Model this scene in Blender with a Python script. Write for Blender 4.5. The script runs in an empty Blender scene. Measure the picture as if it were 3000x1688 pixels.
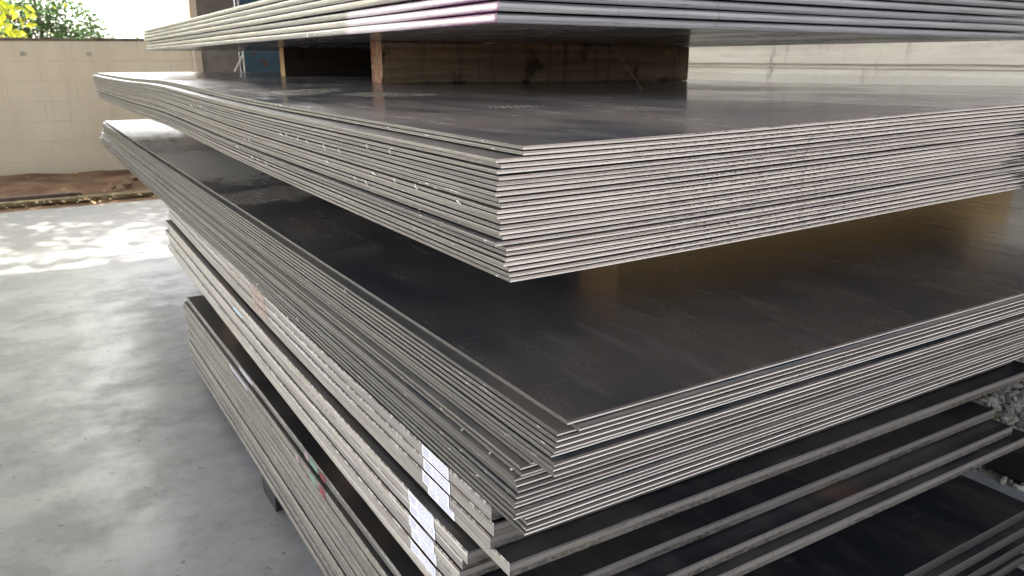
import bpy, math, random
from mathutils import Vector, Matrix
random.seed(7)
S = 1.5                       # model units -> metres
ZF = 0.785                     # camera height above the floor in model units
scene = bpy.context.scene
COL = scene.collection
R = math.radians

# ------------------------------------------------------------------ camera (solved from the plate edges)
F_PX, CX, CY = 2318.0, 1500.0, 844.0
PIT, ROLL, AL = R(16.265), R(-0.2), R(31.355)
fw = Vector((math.sin(AL), math.cos(AL), 0)); rt0 = Vector((math.cos(AL), -math.sin(AL), 0)); up = Vector((0, 0, 1))
FV = fw*math.cos(PIT) - up*math.sin(PIT)
U0 = up*math.cos(PIT) + fw*math.sin(PIT)
RV = rt0*math.cos(ROLL) + U0*math.sin(ROLL)
UV_ = U0*math.cos(ROLL) - rt0*math.sin(ROLL)
cam = bpy.data.cameras.new("camera"); camo = bpy.data.objects.new("camera", cam); COL.objects.link(camo)
camo.matrix_world = Matrix(((RV.x, UV_.x, -FV.x, 0), (RV.y, UV_.y, -FV.y, 0), (RV.z, UV_.z, -FV.z, ZF*S), (0, 0, 0, 1)))
cam.sensor_width = 36; cam.lens = F_PX/3000*36
cam.clip_start = 0.02; cam.clip_end = 3000
cam.dof.use_dof = True; cam.dof.focus_distance = 0.95; cam.dof.aperture_fstop = 11.0
scene.camera = camo

def ray(x, y): return RV*((x-CX)/F_PX) + UV_*((CY-y)/F_PX) + FV
def onz(x, y, z): r = ray(x, y); return r*(z/r.z)
def onx(x, y, X): r = ray(x, y); return r*(X/r.x)
def W3(x, y, z): return Vector((x*S, y*S, (z+ZF)*S))       # model units -> world metres

# ------------------------------------------------------------------ node helpers
def mat(name):
    m = bpy.data.materials.new(name); m.use_nodes = True
    nt = m.node_tree; b = nt.nodes['Principled BSDF']
    return m, nt, b
def N(nt, typ, **kw):
    n = nt.nodes.new(typ)
    for k, v in kw.items(): setattr(n, k, v)
    return n
def L(nt, a, b): nt.links.new(a, b)
def val(nt, sock, v):
    if hasattr(v, 'is_output'): L(nt, v, sock)
    else: sock.default_value = v
def math_(nt, op, a, b=0.0, c=None, clamp=False):
    n = N(nt, 'ShaderNodeMath', operation=op); n.use_clamp = clamp
    val(nt, n.inputs[0], a); val(nt, n.inputs[1], b)
    if c is not None: val(nt, n.inputs[2], c)
    return n.outputs[0]
def mapr(nt, v, a, b, c=0.0, d=1.0, smooth=True):
    n = N(nt, 'ShaderNodeMapRange'); n.interpolation_type = 'SMOOTHSTEP' if smooth else 'LINEAR'
    val(nt, n.inputs[0], v)
    for i, q in enumerate((a, b, c, d)): n.inputs[i+1].default_value = q
    return n.outputs[0]
def mix(nt, f, a, b, blend='MIX'):
    n = N(nt, 'ShaderNodeMix', data_type='RGBA', blend_type=blend)
    val(nt, n.inputs[0], f)
    for s, v in ((n.inputs[6], a), (n.inputs[7], b)):
        if hasattr(v, 'is_output'): L(nt, v, s)
        else: s.default_value = (*v, 1) if len(v) == 3 else v
    return n.outputs[2]
def noise(nt, vec, scale, detail=4, rough=.55, dist=0.0):
    n = N(nt, 'ShaderNodeTexNoise'); n.inputs['Scale'].default_value = scale
    n.inputs['Detail'].default_value = detail; n.inputs['Roughness'].default_value = rough
    n.inputs['Distortion'].default_value = dist
    L(nt, vec, n.inputs['Vector']); return n.outputs[0]
def mapping(nt, vec, scale=(1, 1, 1), loc=(0, 0, 0), rot=(0, 0, 0)):
    n = N(nt, 'ShaderNodeMapping'); L(nt, vec, n.inputs[0])
    n.inputs['Scale'].default_value = scale; n.inputs['Location'].default_value = loc; n.inputs['Rotation'].default_value = rot
    return n.outputs[0]
def coords(nt, kind='UV'): return N(nt, 'ShaderNodeTexCoord').outputs[kind]
def objrand(nt): return N(nt, 'ShaderNodeObjectInfo').outputs['Random']
def shifted(nt, vec, amount=37.0):
    r = objrand(nt); c = N(nt, 'ShaderNodeCombineXYZ')
    v = math_(nt, 'MULTIPLY', r, amount)
    L(nt, v, c.inputs[0]); L(nt, v, c.inputs[1]); L(nt, v, c.inputs[2])
    a = N(nt, 'ShaderNodeVectorMath', operation='ADD'); L(nt, vec, a.inputs[0]); L(nt, c.outputs[0], a.inputs[1])
    return a.outputs[0]
def bump(nt, b, h, strength, dist=0.001):
    n = N(nt, 'ShaderNodeBump'); n.inputs['Strength'].default_value = strength; n.inputs['Distance'].default_value = dist
    L(nt, h, n.inputs['Height']); L(nt, n.outputs[0], b.inputs['Normal'])
def sep(nt, vec):
    n = N(nt, 'ShaderNodeSeparateXYZ'); L(nt, vec, n.inputs[0]); return n.outputs

# ------------------------------------------------------------------ materials
def mill_scale(name, marks=(), dark=1.0, rough=0.2, brown=0.0, ior=2.0):
    m, nt, b = mat(name)
    uv = coords(nt); v = shifted(nt, uv)
    n1 = noise(nt, mapping(nt, v, (2.2, 1.1, 1)), 1.6, 5, .6, .4)
    n2 = noise(nt, mapping(nt, v, (9, 1.6, 1), rot=(0, 0, .12)), 3.0, 6, .6)
    n3 = noise(nt, v, 420, 2, .5)
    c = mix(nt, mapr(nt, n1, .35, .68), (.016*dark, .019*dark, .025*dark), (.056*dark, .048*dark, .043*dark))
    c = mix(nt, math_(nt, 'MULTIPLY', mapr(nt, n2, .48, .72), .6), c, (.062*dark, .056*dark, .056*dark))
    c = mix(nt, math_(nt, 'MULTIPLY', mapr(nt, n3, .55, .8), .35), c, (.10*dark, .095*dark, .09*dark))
    # rust bloom
    n4 = noise(nt, v, 5, 6, .65)
    c = mix(nt, math_(nt, 'MULTIPLY', mapr(nt, n4, .56, .75), .25+brown), c, (.085, .045, .03))
    rg = math_(nt, 'ADD', mapr(nt, n1, .3, .7, rough, rough+.10), math_(nt, 'MULTIPLY', mapr(nt, n2, .45, .75), .10))
    # small pale specks and fine scratches
    vo = N(nt, 'ShaderNodeTexVoronoi'); L(nt, v, vo.inputs['Vector']); vo.inputs['Scale'].default_value = 26
    sp = mapr(nt, vo.outputs['Distance'], .02, .035, 1, 0)
    c = mix(nt, math_(nt, 'MULTIPLY', sp, .45), c, (.4, .39, .36))
    sc = noise(nt, mapping(nt, v, (6, 140, 1), rot=(0, 0, .5)), 1.6, 3, .5)
    c = mix(nt, math_(nt, 'MULTIPLY', mapr(nt, sc, .69, .74), .35), c, (.22, .21, .2))
    # worn, wiped patches with a shape of their own: (u, v, ru, rv, rot, stripe strength, colour strength)
    for (mu, mv, ru, rv, rot, st, cs) in marks:
        mp = mapping(nt, uv, (1, 1, 1), (-mu, -mv, 0))
        mp = mapping(nt, mp, rot=(0, 0, rot)); mp = mapping(nt, mp, (1/ru, 1/rv, 1))
        wob = noise(nt, uv, 9, 4, .6)
        ln = N(nt, 'ShaderNodeVectorMath', operation='LENGTH'); L(nt, mp, ln.inputs[0])
        d = math_(nt, 'ADD', ln.outputs['Value'], math_(nt, 'MULTIPLY', math_(nt, 'SUBTRACT', wob, .5), .9))
        msk = mapr(nt, d, .62, 1.06, 1, 0)
        wv = N(nt, 'ShaderNodeTexWave', wave_type='BANDS', bands_direction='X'); L(nt, mp, wv.inputs['Vector'])
        wv.inputs['Scale'].default_value = 1.9; wv.inputs['Distortion'].default_value = 3.0; wv.inputs['Detail'].default_value = 3
        wv.inputs['Detail Scale'].default_value = 2.5
        stp = mapr(nt, wv.outputs['Fac'], .35, .6, 1-st, 1)
        f = math_(nt, 'MULTIPLY', math_(nt, 'MULTIPLY', msk, stp), cs)
        c = mix(nt, f, c, (.50, .47, .41))
        rg = math_(nt, 'ADD', rg, math_(nt, 'MULTIPLY', f, .12))
    L(nt, c, b.inputs['Base Color']); L(nt, rg, b.inputs['Roughness'])
    b.inputs['IOR'].default_value = ior
    L(nt, math_(nt, 'ADD', mapr(nt, n1, .32, .66, .28, .58), math_(nt, 'MULTIPLY', mapr(nt, n2, .42, .7), .22)), b.inputs['Specular IOR Level'])
    h = noise(nt, v, 260, 3, .6)
    bump(nt, b, h, .05, .0006)
    return m

def edge_left(name, base, spec=.25, flecks=.5, contrast=1.0, rust=.15, purple=None, chip=0.0, rough=.42):
    """the long cut edges: drawn-out streaks along the edge, pale flecks, dark top line"""
    m, nt, b = mat(name)
    uv = coords(nt); v = shifted(nt, uv, 53.0); s = sep(nt, uv); rnd = objrand(nt)
    st = noise(nt, mapping(nt, v, (5, 7, 1)), 1.0, 6, .65)
    st2 = noise(nt, mapping(nt, v, (26, 3.2, 1)), 1.0, 5, .6)
    big = noise(nt, mapping(nt, v, (1.6, .4, 1)), 1.2, 3, .5)
    c0 = tuple(x*(1-.38*contrast) for x in base); c1 = tuple(min(1, x*(1+.22*contrast)) for x in base)
    c = mix(nt, mapr(nt, st, .3, .7), c0, c1)
    c = mix(nt, math_(nt, 'MULTIPLY', mapr(nt, st2, .5, .75), .55), c, tuple(x*.62 for x in base))
    c = mix(nt, math_(nt, 'MULTIPLY', mapr(nt, big, .5, .7), .4), c, (base[0]*.9, base[1]*.8, base[2]*.72))
    c = mix(nt, 1.0, c, mix(nt, rnd, (.66, .66, .68), (1.16, 1.11, 1.04)), 'MULTIPLY')
    rs = noise(nt, mapping(nt, v, (3.5, 1, 1)), 1.5, 5, .6)
    c = mix(nt, math_(nt, 'MULTIPLY', mapr(nt, rs, .6, .78), rust), c, (.20, .10, .055))
    # dark lines along top and bottom paint the gap shade between sheets
    topd = mapr(nt, s[1], .05, .13, 1, 0)
    c = mix(nt, math_(nt, 'MULTIPLY', topd, .8), c, (.05, .044, .04))
    botd = mapr(nt, s[1], .90, .97)
    c = mix(nt, math_(nt, 'MULTIPLY', botd, .55), c, (.055, .048, .043))
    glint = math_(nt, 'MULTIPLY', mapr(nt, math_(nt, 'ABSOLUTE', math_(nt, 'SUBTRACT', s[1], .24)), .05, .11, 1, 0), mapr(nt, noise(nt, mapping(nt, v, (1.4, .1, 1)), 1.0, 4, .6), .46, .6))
    c = mix(nt, math_(nt, 'MULTIPLY', glint, .55), c, tuple(min(.8, x*2.3) for x in base))  # painted highlight along the rolled edge
    fl = noise(nt, mapping(nt, v, (70, 1.4, 1)), 1.0, 3, .5)
    band = mapr(nt, noise(nt, mapping(nt, v, (4, .2, 1)), 1.0, 2, .5), .45, .62)
    f = math_(nt, 'MULTIPLY', mapr(nt, fl, .655, .69), math_(nt, 'MULTIPLY', band, flecks))
    c = mix(nt, f, c, (.80, .79, .75))
    if chip:
        cn = noise(nt, mapping(nt, v, (95, .8, 1)), 1.0, 4, .65)
        edge = math_(nt, 'SUBTRACT', cn, math_(nt, 'MULTIPLY', s[1], .55))
        c = mix(nt, math_(nt, 'MULTIPLY', mapr(nt, edge, .47, .53), chip), c, (.82, .79, .73))
        br = math_(nt, 'MULTIPLY', mapr(nt, s[1], .0, .16, 1, 0), mapr(nt, cn, .55, .4))
        c = mix(nt, math_(nt, 'MULTIPLY', br, .85), c, (.13, .07, .05))
        pit = noise(nt, mapping(nt, v, (120, 5, 1)), 1.0, 3, .6)
        c = mix(nt, math_(nt, 'MULTIPLY', mapr(nt, pit, .63, .68), .6), c, (.16, .13, .11))
    met = spec
    if purple:
        # marker paint rubbed along the edge near the corner: solid at the corner, broken further on
        a, bnd = purple
        pn = noise(nt, mapping(nt, v, (30, 6, 1)), 1.0, 5, .65)
        fade = mapr(nt, s[0], a, bnd, 1.0, 0.0)
        edgy = math_(nt, 'ABSOLUTE', math_(nt, 'SUBTRACT', s[1], .5))
        pm = math_(nt, 'ADD', math_(nt, 'MULTIPLY', edgy, 1.25), math_(nt, 'MULTIPLY', pn, .55))
        pm = math_(nt, 'MULTIPLY', mapr(nt, pm, .48, .80), fade)
        pm = math_(nt, 'MAXIMUM', pm, mapr(nt, s[0], .004, .012, 1, 0))
        wh = math_(nt, 'MULTIPLY', mapr(nt, s[0], bnd*1.25, bnd*1.35, 1, 0), .75)
        c = mix(nt, wh, c, (.78, .70, .77))
        c = mix(nt, math_(nt, 'MULTIPLY', pm, .85), c, (.16, .022, .13))
    L(nt, c, b.inputs['Base Color'])
    b.inputs['Metallic'].default_value = met
    L(nt, mapr(nt, st, .3, .7, rough+.12, rough-.08), b.inputs['Roughness'])
    bump(nt, b, math_(nt, 'ADD', st, math_(nt, 'MULTIPLY', st2, .6)), .35, .0012)
    return m

def edge_right(name, top, low, split=.5, serr=.6, stain=None, rust=.1, met=.2, rough=.4, darkline=.7, grit=.6, lowgrit=0.0):
    """the sheared ends: torn upper band with fine vertical teeth, smooth lower band"""
    m, nt, b = mat(name)
    uv = coords(nt); v = shifted(nt, uv, 71.0); s = sep(nt, uv); rnd = objrand(nt)
    teeth = noise(nt, mapping(nt, v, (260, 1.6, 1)), 1.0, 4, .7)
    zone = mapr(nt, math_(nt, 'ABSOLUTE', math_(nt, 'SUBTRACT', s[0], .44)), .10, .38, 1.0, .22)
    long_ = noise(nt, mapping(nt, v, (5, 3.5, 1)), 1.0, 5, .6)
    wob = math_(nt, 'ADD', s[1], math_(nt, 'MULTIPLY', math_(nt, 'SUBTRACT', noise(nt, mapping(nt, v, (14, .1, 1)), 1, 4, .6), .5), .16))
    c = mix(nt, mapr(nt, wob, split-.05, split+.05), top, low)
    c = mix(nt, math_(nt, 'MULTIPLY', mapr(nt, long_, .42, .72), .45), c, tuple(x*.6 for x in top))
    td = math_(nt, 'MULTIPLY', mapr(nt, teeth, .47, .60), math_(nt, 'MULTIPLY', mapr(nt, s[1], split+.28, split-.1), zone))
    c = mix(nt, math_(nt, 'MULTIPLY', td, serr), c, (.075, .055, .06))
    ln = math_(nt, 'MULTIPLY', mapr(nt, math_(nt, 'ABSOLUTE', math_(nt, 'SUBTRACT', wob, split)), .03, .07, 1, 0), mapr(nt, noise(nt, mapping(nt, v, (9, .1, 1)), 1, 3, .5), .4, .6))
    c = mix(nt, math_(nt, 'MULTIPLY', ln, darkline), c, (.07, .055, .05))
    c = mix(nt, math_(nt, 'MULTIPLY', mapr(nt, s[1], .06, .15, 1, 0), .75), c, (.05, .04, .042))  # dark top line painted to widen the shaded gap above
    dirt = noise(nt, mapping(nt, v, (6, 1.6, 1)), 1.0, 7, .78)
    c = mix(nt, math_(nt, 'MULTIPLY', mapr(nt, dirt, .57, .66), grit), c, (.09, .075, .065))
    if lowgrit:
        gn = noise(nt, mapping(nt, v, (95, 4.5, 1)), 1.0, 5, .75); gz = mapr(nt, s[1], split-.12, split+.12)
        ga = mapr(nt, noise(nt, mapping(nt, v, (5, .1, 1)), 1.0, 3, .6), .36, .58)
        c = mix(nt, math_(nt, 'MULTIPLY', math_(nt, 'MULTIPLY', math_(nt, 'MULTIPLY', mapr(nt, gn, .43, .55), gz), ga), lowgrit), c, (.03, .024, .02))
        og = mapr(nt, noise(nt, mapping(nt, v, (3.5, .3, 1)), 1.0, 4, .6), .66, .76)
        c = mix(nt, math_(nt, 'MULTIPLY', og, .6), c, (.30, .22, .12))
    rs = noise(nt, mapping(nt, v, (4, .8, 1)), 1.3, 5, .6)
    c = mix(nt, math_(nt, 'MULTIPLY', mapr(nt, rs, .58, .75), rust), c, (.2, .115, .06))
    c = mix(nt, 1.0, c, mix(nt, rnd, (.76, .745, .74), (1.08, 1.06, 1.03)), 'MULTIPLY')
    grime = mapr(nt, noise(nt, mapping(nt, uv, (48, .02, 1)), 1.0, 4, .7), .56, .68)
    gsel = mapr(nt, math_(nt, 'ABSOLUTE', math_(nt, 'SUBTRACT', s[0], .40)), .03, .24, 1, .12)
    c = mix(nt, math_(nt, 'MULTIPLY', math_(nt, 'MULTIPLY', grime, gsel), .68), c, (.075, .055, .05))
    if stain:
        a, bnd = stain
        sn = noise(nt, mapping(nt, v, (9, 1.0, 1)), 1.0, 5, .7)
        d = math_(nt, 'ADD', s[0], math_(nt, 'MULTIPLY', math_(nt, 'SUBTRACT', sn, .5), .42))
        f = math_(nt, 'MULTIPLY', math_(nt, 'MULTIPLY', mapr(nt, d, a, a+.06), mapr(nt, d, bnd, bnd+.08, 1, 0)), mapr(nt, noise(nt, mapping(nt, v, (12, 2.2, 1)), 1.0, 4, .6), .40, .56))
        c = mix(nt, math_(nt, 'MULTIPLY', f, .93), c, (.018, .018, .02))
    L(nt, c, b.inputs['Base Color'])
    b.inputs['Metallic'].default_value = met; b.inputs['Roughness'].default_value = rough
    bump(nt, b, math_(nt, 'ADD', math_(nt, 'MULTIPLY', teeth, zone), long_), .3, .0008)
    return m

def wood(name, c0, c1, dark=(.03, .02, .014), paint=None, streak=.6, spots=0.0, blot=.62):
    m, nt, b = mat(name)
    o = coords(nt, 'Object'); v = shifted(nt, o)
    g = noise(nt, mapping(nt, v, (1.2, 22, 30)), 2.0, 6, .6, .3)
    fib = noise(nt, mapping(nt, v, (4, 120, 160)), 1.0, 4, .6)
    c = mix(nt, mapr(nt, g, .3, .7), c0, c1)
    c = mix(nt, math_(nt, 'MULTIPLY', mapr(nt, fib, .5, .72), .4), c, tuple(x*.55 for x in c0))
    # water runs straight down the sawn face
    ws = noise(nt, mapping(nt, v, (34, 3, 2.2)), 1.0, 5, .65)
    c = mix(nt, math_(nt, 'MULTIPLY', mapr(nt, ws, .52, .72), streak), c, dark)
    bl = noise(nt, mapping(nt, v, (9, 5, 9)), 1.0, 5, .6)
    c = mix(nt, math_(nt, 'MULTIPLY', mapr(nt, bl, blot, blot+.1), .8), c, dark)
    if spots:
        vo = N(nt, 'ShaderNodeTexVoronoi'); L(nt, mapping(nt, v, (1, 1, 1)), vo.inputs['Vector']); vo.inputs['Scale'].default_value = 11
        wn = noise(nt, v, 60, 3, .6)
        d = math_(nt, 'ADD', vo.outputs['Distance'], math_(nt, 'MULTIPLY', math_(nt, 'SUBTRACT', wn, .5), .12))
        sel = N(nt, 'ShaderNodeSeparateColor'); L(nt, vo.outputs['Color'], sel.inputs[0])
        f = math_(nt, 'MULTIPLY', mapr(nt, d, .15, .18, 1, 0), mapr(nt, sel.outputs[0], .6, .62))
        c = mix(nt, math_(nt, 'MULTIPLY', f, spots), c, (.27, .23, .10))
    if paint:
        pn = noise(nt, v, 45, 5, .7)
        c = mix(nt, math_(nt, 'MULTIPLY', mapr(nt, pn, .44, .55), .8), c, paint)
    L(nt, c, b.inputs['Base Color']); b.inputs['Roughness'].default_value = .82; b.inputs['Specular IOR Level'].default_value = .25
    bump(nt, b, math_(nt, 'ADD', g, fib), .4, .002)
    return m

def simple(name, col, rough=.6, var=.25, scale=12, met=0.0, spec=.4, bmp=.1):
    m, nt, b = mat(name)
    o = coords(nt, 'Object')
    n = noise(nt, o, scale, 6, .6)
    c = mix(nt, mapr(nt, n, .3, .7), tuple(x*(1-var) for x in col), tuple(min(1, x*(1+var)) for x in col))
    L(nt, c, b.inputs['Base Color']); b.inputs['Roughness'].default_value = rough
    b.inputs['Metallic'].default_value = met; b.inputs['Specular IOR Level'].default_value = spec
    if bmp: bump(nt, b, n, bmp, .004)
    return m

def concrete_floor_mat():
    m, nt, b = mat('trowelled_concrete')
    o = coords(nt, 'Object')
    n1 = noise(nt, mapping(nt, o, (.8, 1.0, 1)), .8, 4, .55)
    n2 = noise(nt, mapping(nt, o, (1.0, 1.1, 1)), 3.6, 8, .72)
    n3 = noise(nt, o, 34, 6, .7)
    c = mix(nt, mapr(nt, n1, .32, .68), (.190, .198, .210), (.245, .250, .258))
    c = mix(nt, math_(nt, 'MULTIPLY', mapr(nt, n2, .48, .60), .50), c, (.28, .29, .305))
    c = mix(nt, math_(nt, 'MULTIPLY', mapr(nt, n2, .50, .38), .45), c, (.142, .145, .148))
    c = mix(nt, math_(nt, 'MULTIPLY', mapr(nt, n3, .52, .70), .35), c, (.125, .12, .112))
    c = mix(nt, math_(nt, 'MULTIPLY', mapr(nt, n3, .48, .32), .25), c, (.31, .31, .305))
    # scuffs, oil drops and drag lines
    sp = noise(nt, mapping(nt, o, (1, 1, 1), loc=(3, 1, 0)), 21, 4, .6)
    c = mix(nt, math_(nt, 'MULTIPLY', mapr(nt, sp, .655, .71), .75), c, (.07, .068, .062))
    for (ang, off, w) in ((.33, .11, 1.0), (.33, .17, .7), (-.05, -.42, .6), (.18, .55, .5)):
        mp = sep(nt, mapping(nt, o, (1, 1, 1), rot=(0, 0, ang)))
        d = math_(nt, 'ABSOLUTE', math_(nt, 'SUBTRACT', math_(nt, 'ADD', mp[0], math_(nt, 'MULTIPLY', math_(nt, 'SUBTRACT', n1, .5), .10)), off))
        seg = mapr(nt, noise(nt, mapping(nt, o, (.1, .5, 1), loc=(off*9, 0, 0)), 1.3, 2, .5), .40, .5)
        f = math_(nt, 'MULTIPLY', math_(nt, 'MULTIPLY', mapr(nt, d, .003, .012, 1, 0), seg), .8*w)
        c = mix(nt, f, c, (.12, .105, .09))
    br = noise(nt, mapping(nt, o, (.5, 2.2, 1)), 1.2, 4, .6)
    c = mix(nt, math_(nt, 'MULTIPLY', mapr(nt, br, .58, .72), .35), c, (.32, .27, .21))
    L(nt, c, b.inputs['Base Color'])
    rg = math_(nt, 'ADD', mapr(nt, n1, .3, .7, .40, .33), mapr(nt, n2, .38, .62, .10, -.04))
    L(nt, rg, b.inputs['Roughness']); b.inputs['IOR'].default_value = 1.5
    bump(nt, b, math_(nt, 'ADD', n2, math_(nt, 'MULTIPLY', n3, .5)), .10, .002)
    return m

def wall_mat():
    m, nt, b = mat('painted_block_wall')
    o = coords(nt, 'Object'); s = sep(nt, o)
    cc = N(nt, 'ShaderNodeCombineXYZ'); L(nt, s[0], cc.inputs[0]); L(nt, s[2], cc.inputs[1])
    bt = N(nt, 'ShaderNodeTexBrick'); L(nt, cc.outputs[0], bt.inputs['Vector'])
    bt.inputs['Scale'].default_value = 1; bt.inputs['Brick Width'].default_value = .62; bt.inputs['Row Height'].default_value = .20
    bt.inputs['Mortar Size'].default_value = .006; bt.inputs['Mortar Smooth'].default_value = .6
    n1 = noise(nt, mapping(nt, o, (1, 1, .5)), 1.6, 5, .6); n2 = noise(nt, mapping(nt, o, (5, 5, 1.0)), 1.5, 6, .65)
    c = mix(nt, mapr(nt, n1, .3, .7), (.58, .515, .39), (.67, .605, .47))
    c = mix(nt, math_(nt, 'MULTIPLY', mapr(nt, n2, .5, .72), .28), c, (.40, .335, .25))
    c = mix(nt, math_(nt, 'MULTIPLY', bt.outputs['Fac'], math_(nt, 'MULTIPLY', mapr(nt, n1, .36, .56), .42)), c, (.40, .34, .255))
    c = mix(nt, math_(nt, 'MULTIPLY', mapr(nt, math_(nt, 'ADD', s[2], math_(nt, 'MULTIPLY', n2, .3)), .40, .12), .5), c, (.40, .35, .25))
    L(nt, c, b.inputs['Base Color']); b.inputs['Roughness'].default_value = .85; b.inputs['Specular IOR Level'].default_value = .2
    bump(nt, b, math_(nt, 'SUBTRACT', n2, bt.outputs['Fac']), .3, .006)
    return m

def leaf_mat(name, a, bcol, tr):
    m, nt, b = mat(name)
    g = N(nt, 'ShaderNodeNewGeometry'); 
    r = g.outputs['Random Per Island']
    c = mix(nt, r, a, bcol)
    L(nt, c, b.inputs['Base Color']); b.inputs['Roughness'].default_value = .45
    t = N(nt, 'ShaderNodeBsdfTranslucent'); L(nt, mix(nt, r, tr, tuple(x*.75 for x in tr)), t.inputs[0])
    mx = N(nt, 'ShaderNodeMixShader'); mx.inputs[0].default_value = .5
    out = nt.nodes['Material Output']
    L(nt, b.outputs[0], mx.inputs[1]); L(nt, t.outputs[0], mx.inputs[2]); L(nt, mx.outputs[0], out.inputs[0])
    return m

# ------------------------------------------------------------------ mesh helpers
class MB:
    def __init__(s): s.v = []; s.f = []; s.m = []; s.uv = []
    def quad(s, pts, mi=0, uvs=None):
        k = len(s.v); s.v += [tuple(p) for p in pts]; s.f.append(tuple(range(k, k+len(pts)))); s.m.append(mi)
        s.uv += list(uvs) if uvs else [(0, 0)]*len(pts)
    def box(s, lo, hi, mi=0, bev=0.0):
        (x0, y0, z0), (x1, y1, z1) = lo, hi; e = bev
        if not e:
            P = [(x0,y0,z0),(x1,y0,z0),(x1,y1,z0),(x0,y1,z0),(x0,y0,z1),(x1,y0,z1),(x1,y1,z1),(x0,y1,z1)]
            for q in ((3,2,1,0),(4,5,6,7),(0,1,5,4),(1,2,6,5),(2,3,7,6),(3,0,4,7)): s.quad([P[i] for i in q], mi)
            return
        # chamfered box: three loops of rectangles
        def rect(ins, z): return [(x0+ins,y0+ins,z),(x1-ins,y0+ins,z),(x1-ins,y1-ins,z),(x0+ins,y1-ins,z)]
        rows = [rect(e, z0), rect(0, z0+e), rect(0, z1-e), rect(e, z1)]
        s.quad(rows[0][::-1], mi); s.quad(rows[3], mi)
        for a, b in zip(rows, rows[1:]):
            for i in range(4):
                j = (i+1) % 4; s.quad([a[i], a[j], b[j], b[i]], mi)
    def tube(s, pts, rad, n=6, mi=0):
        rings = []
        for i, p in enumerate(pts):
            p = Vector(p); d = (Vector(pts[min(i+1, len(pts)-1)]) - Vector(pts[max(i-1, 0)])).normalized()
            a = d.orthogonal().normalized(); b = d.cross(a); r = rad[i] if hasattr(rad, '__len__') else rad
            rings.append([p + a*(r*math.cos(2*math.pi*k/n)) + b*(r*math.sin(2*math.pi*k/n)) for k in range(n)])
        for A, B in zip(rings, rings[1:]):
            for k in range(n): s.quad([A[k], A[(k+1) % n], B[(k+1) % n], B[k]], mi)
        s.quad(rings[0][::-1], mi); s.quad(rings[-1], mi)
    def build(s, name, mats, parent=None, smooth=False):
        me = bpy.data.meshes.new(name); me.from_pydata(s.v, [], s.f)
        u = me.uv_layers.new(name='UVMap'); u.data.foreach_set('uv', [c for p in s.uv for c in p])
        for mm in (mats if isinstance(mats, (list, tuple)) else [mats]): me.materials.append(mm)
        me.polygons.foreach_set('material_index', s.m)
        if smooth: me.polygons.foreach_set('use_smooth', [True]*len(s.f))
        me.update()
        o = bpy.data.objects.new(name, me); COL.objects.link(o)
        if parent: o.parent = parent
        return o

def tag(o, label=None, cat=None, group=None, kind=None):
    for k, v in (('label', label), ('category', cat), ('group', group), ('kind', kind)):
        if v: o[k] = v
    return o
def empty(name, loc=(0, 0, 0), rz=0):
    o = bpy.data.objects.new(name, None); o.location = loc; o.rotation_euler = (0, 0, rz); o.empty_display_size = .1
    COL.objects.link(o); return o

ORD = ['topmost', 'second', 'third', 'fourth', 'fifth', 'sixth', 'seventh', 'eighth', 'ninth', 'tenth', 'eleventh', 'twelfth', 'thirteenth',
       'fourteenth', 'fifteenth', 'sixteenth', 'seventeenth', 'eighteenth', 'nineteenth', 'twentieth', 'twenty-first', 'twenty-second',
       'twenty-third', 'twenty-fourth', 'twenty-fifth']

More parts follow.
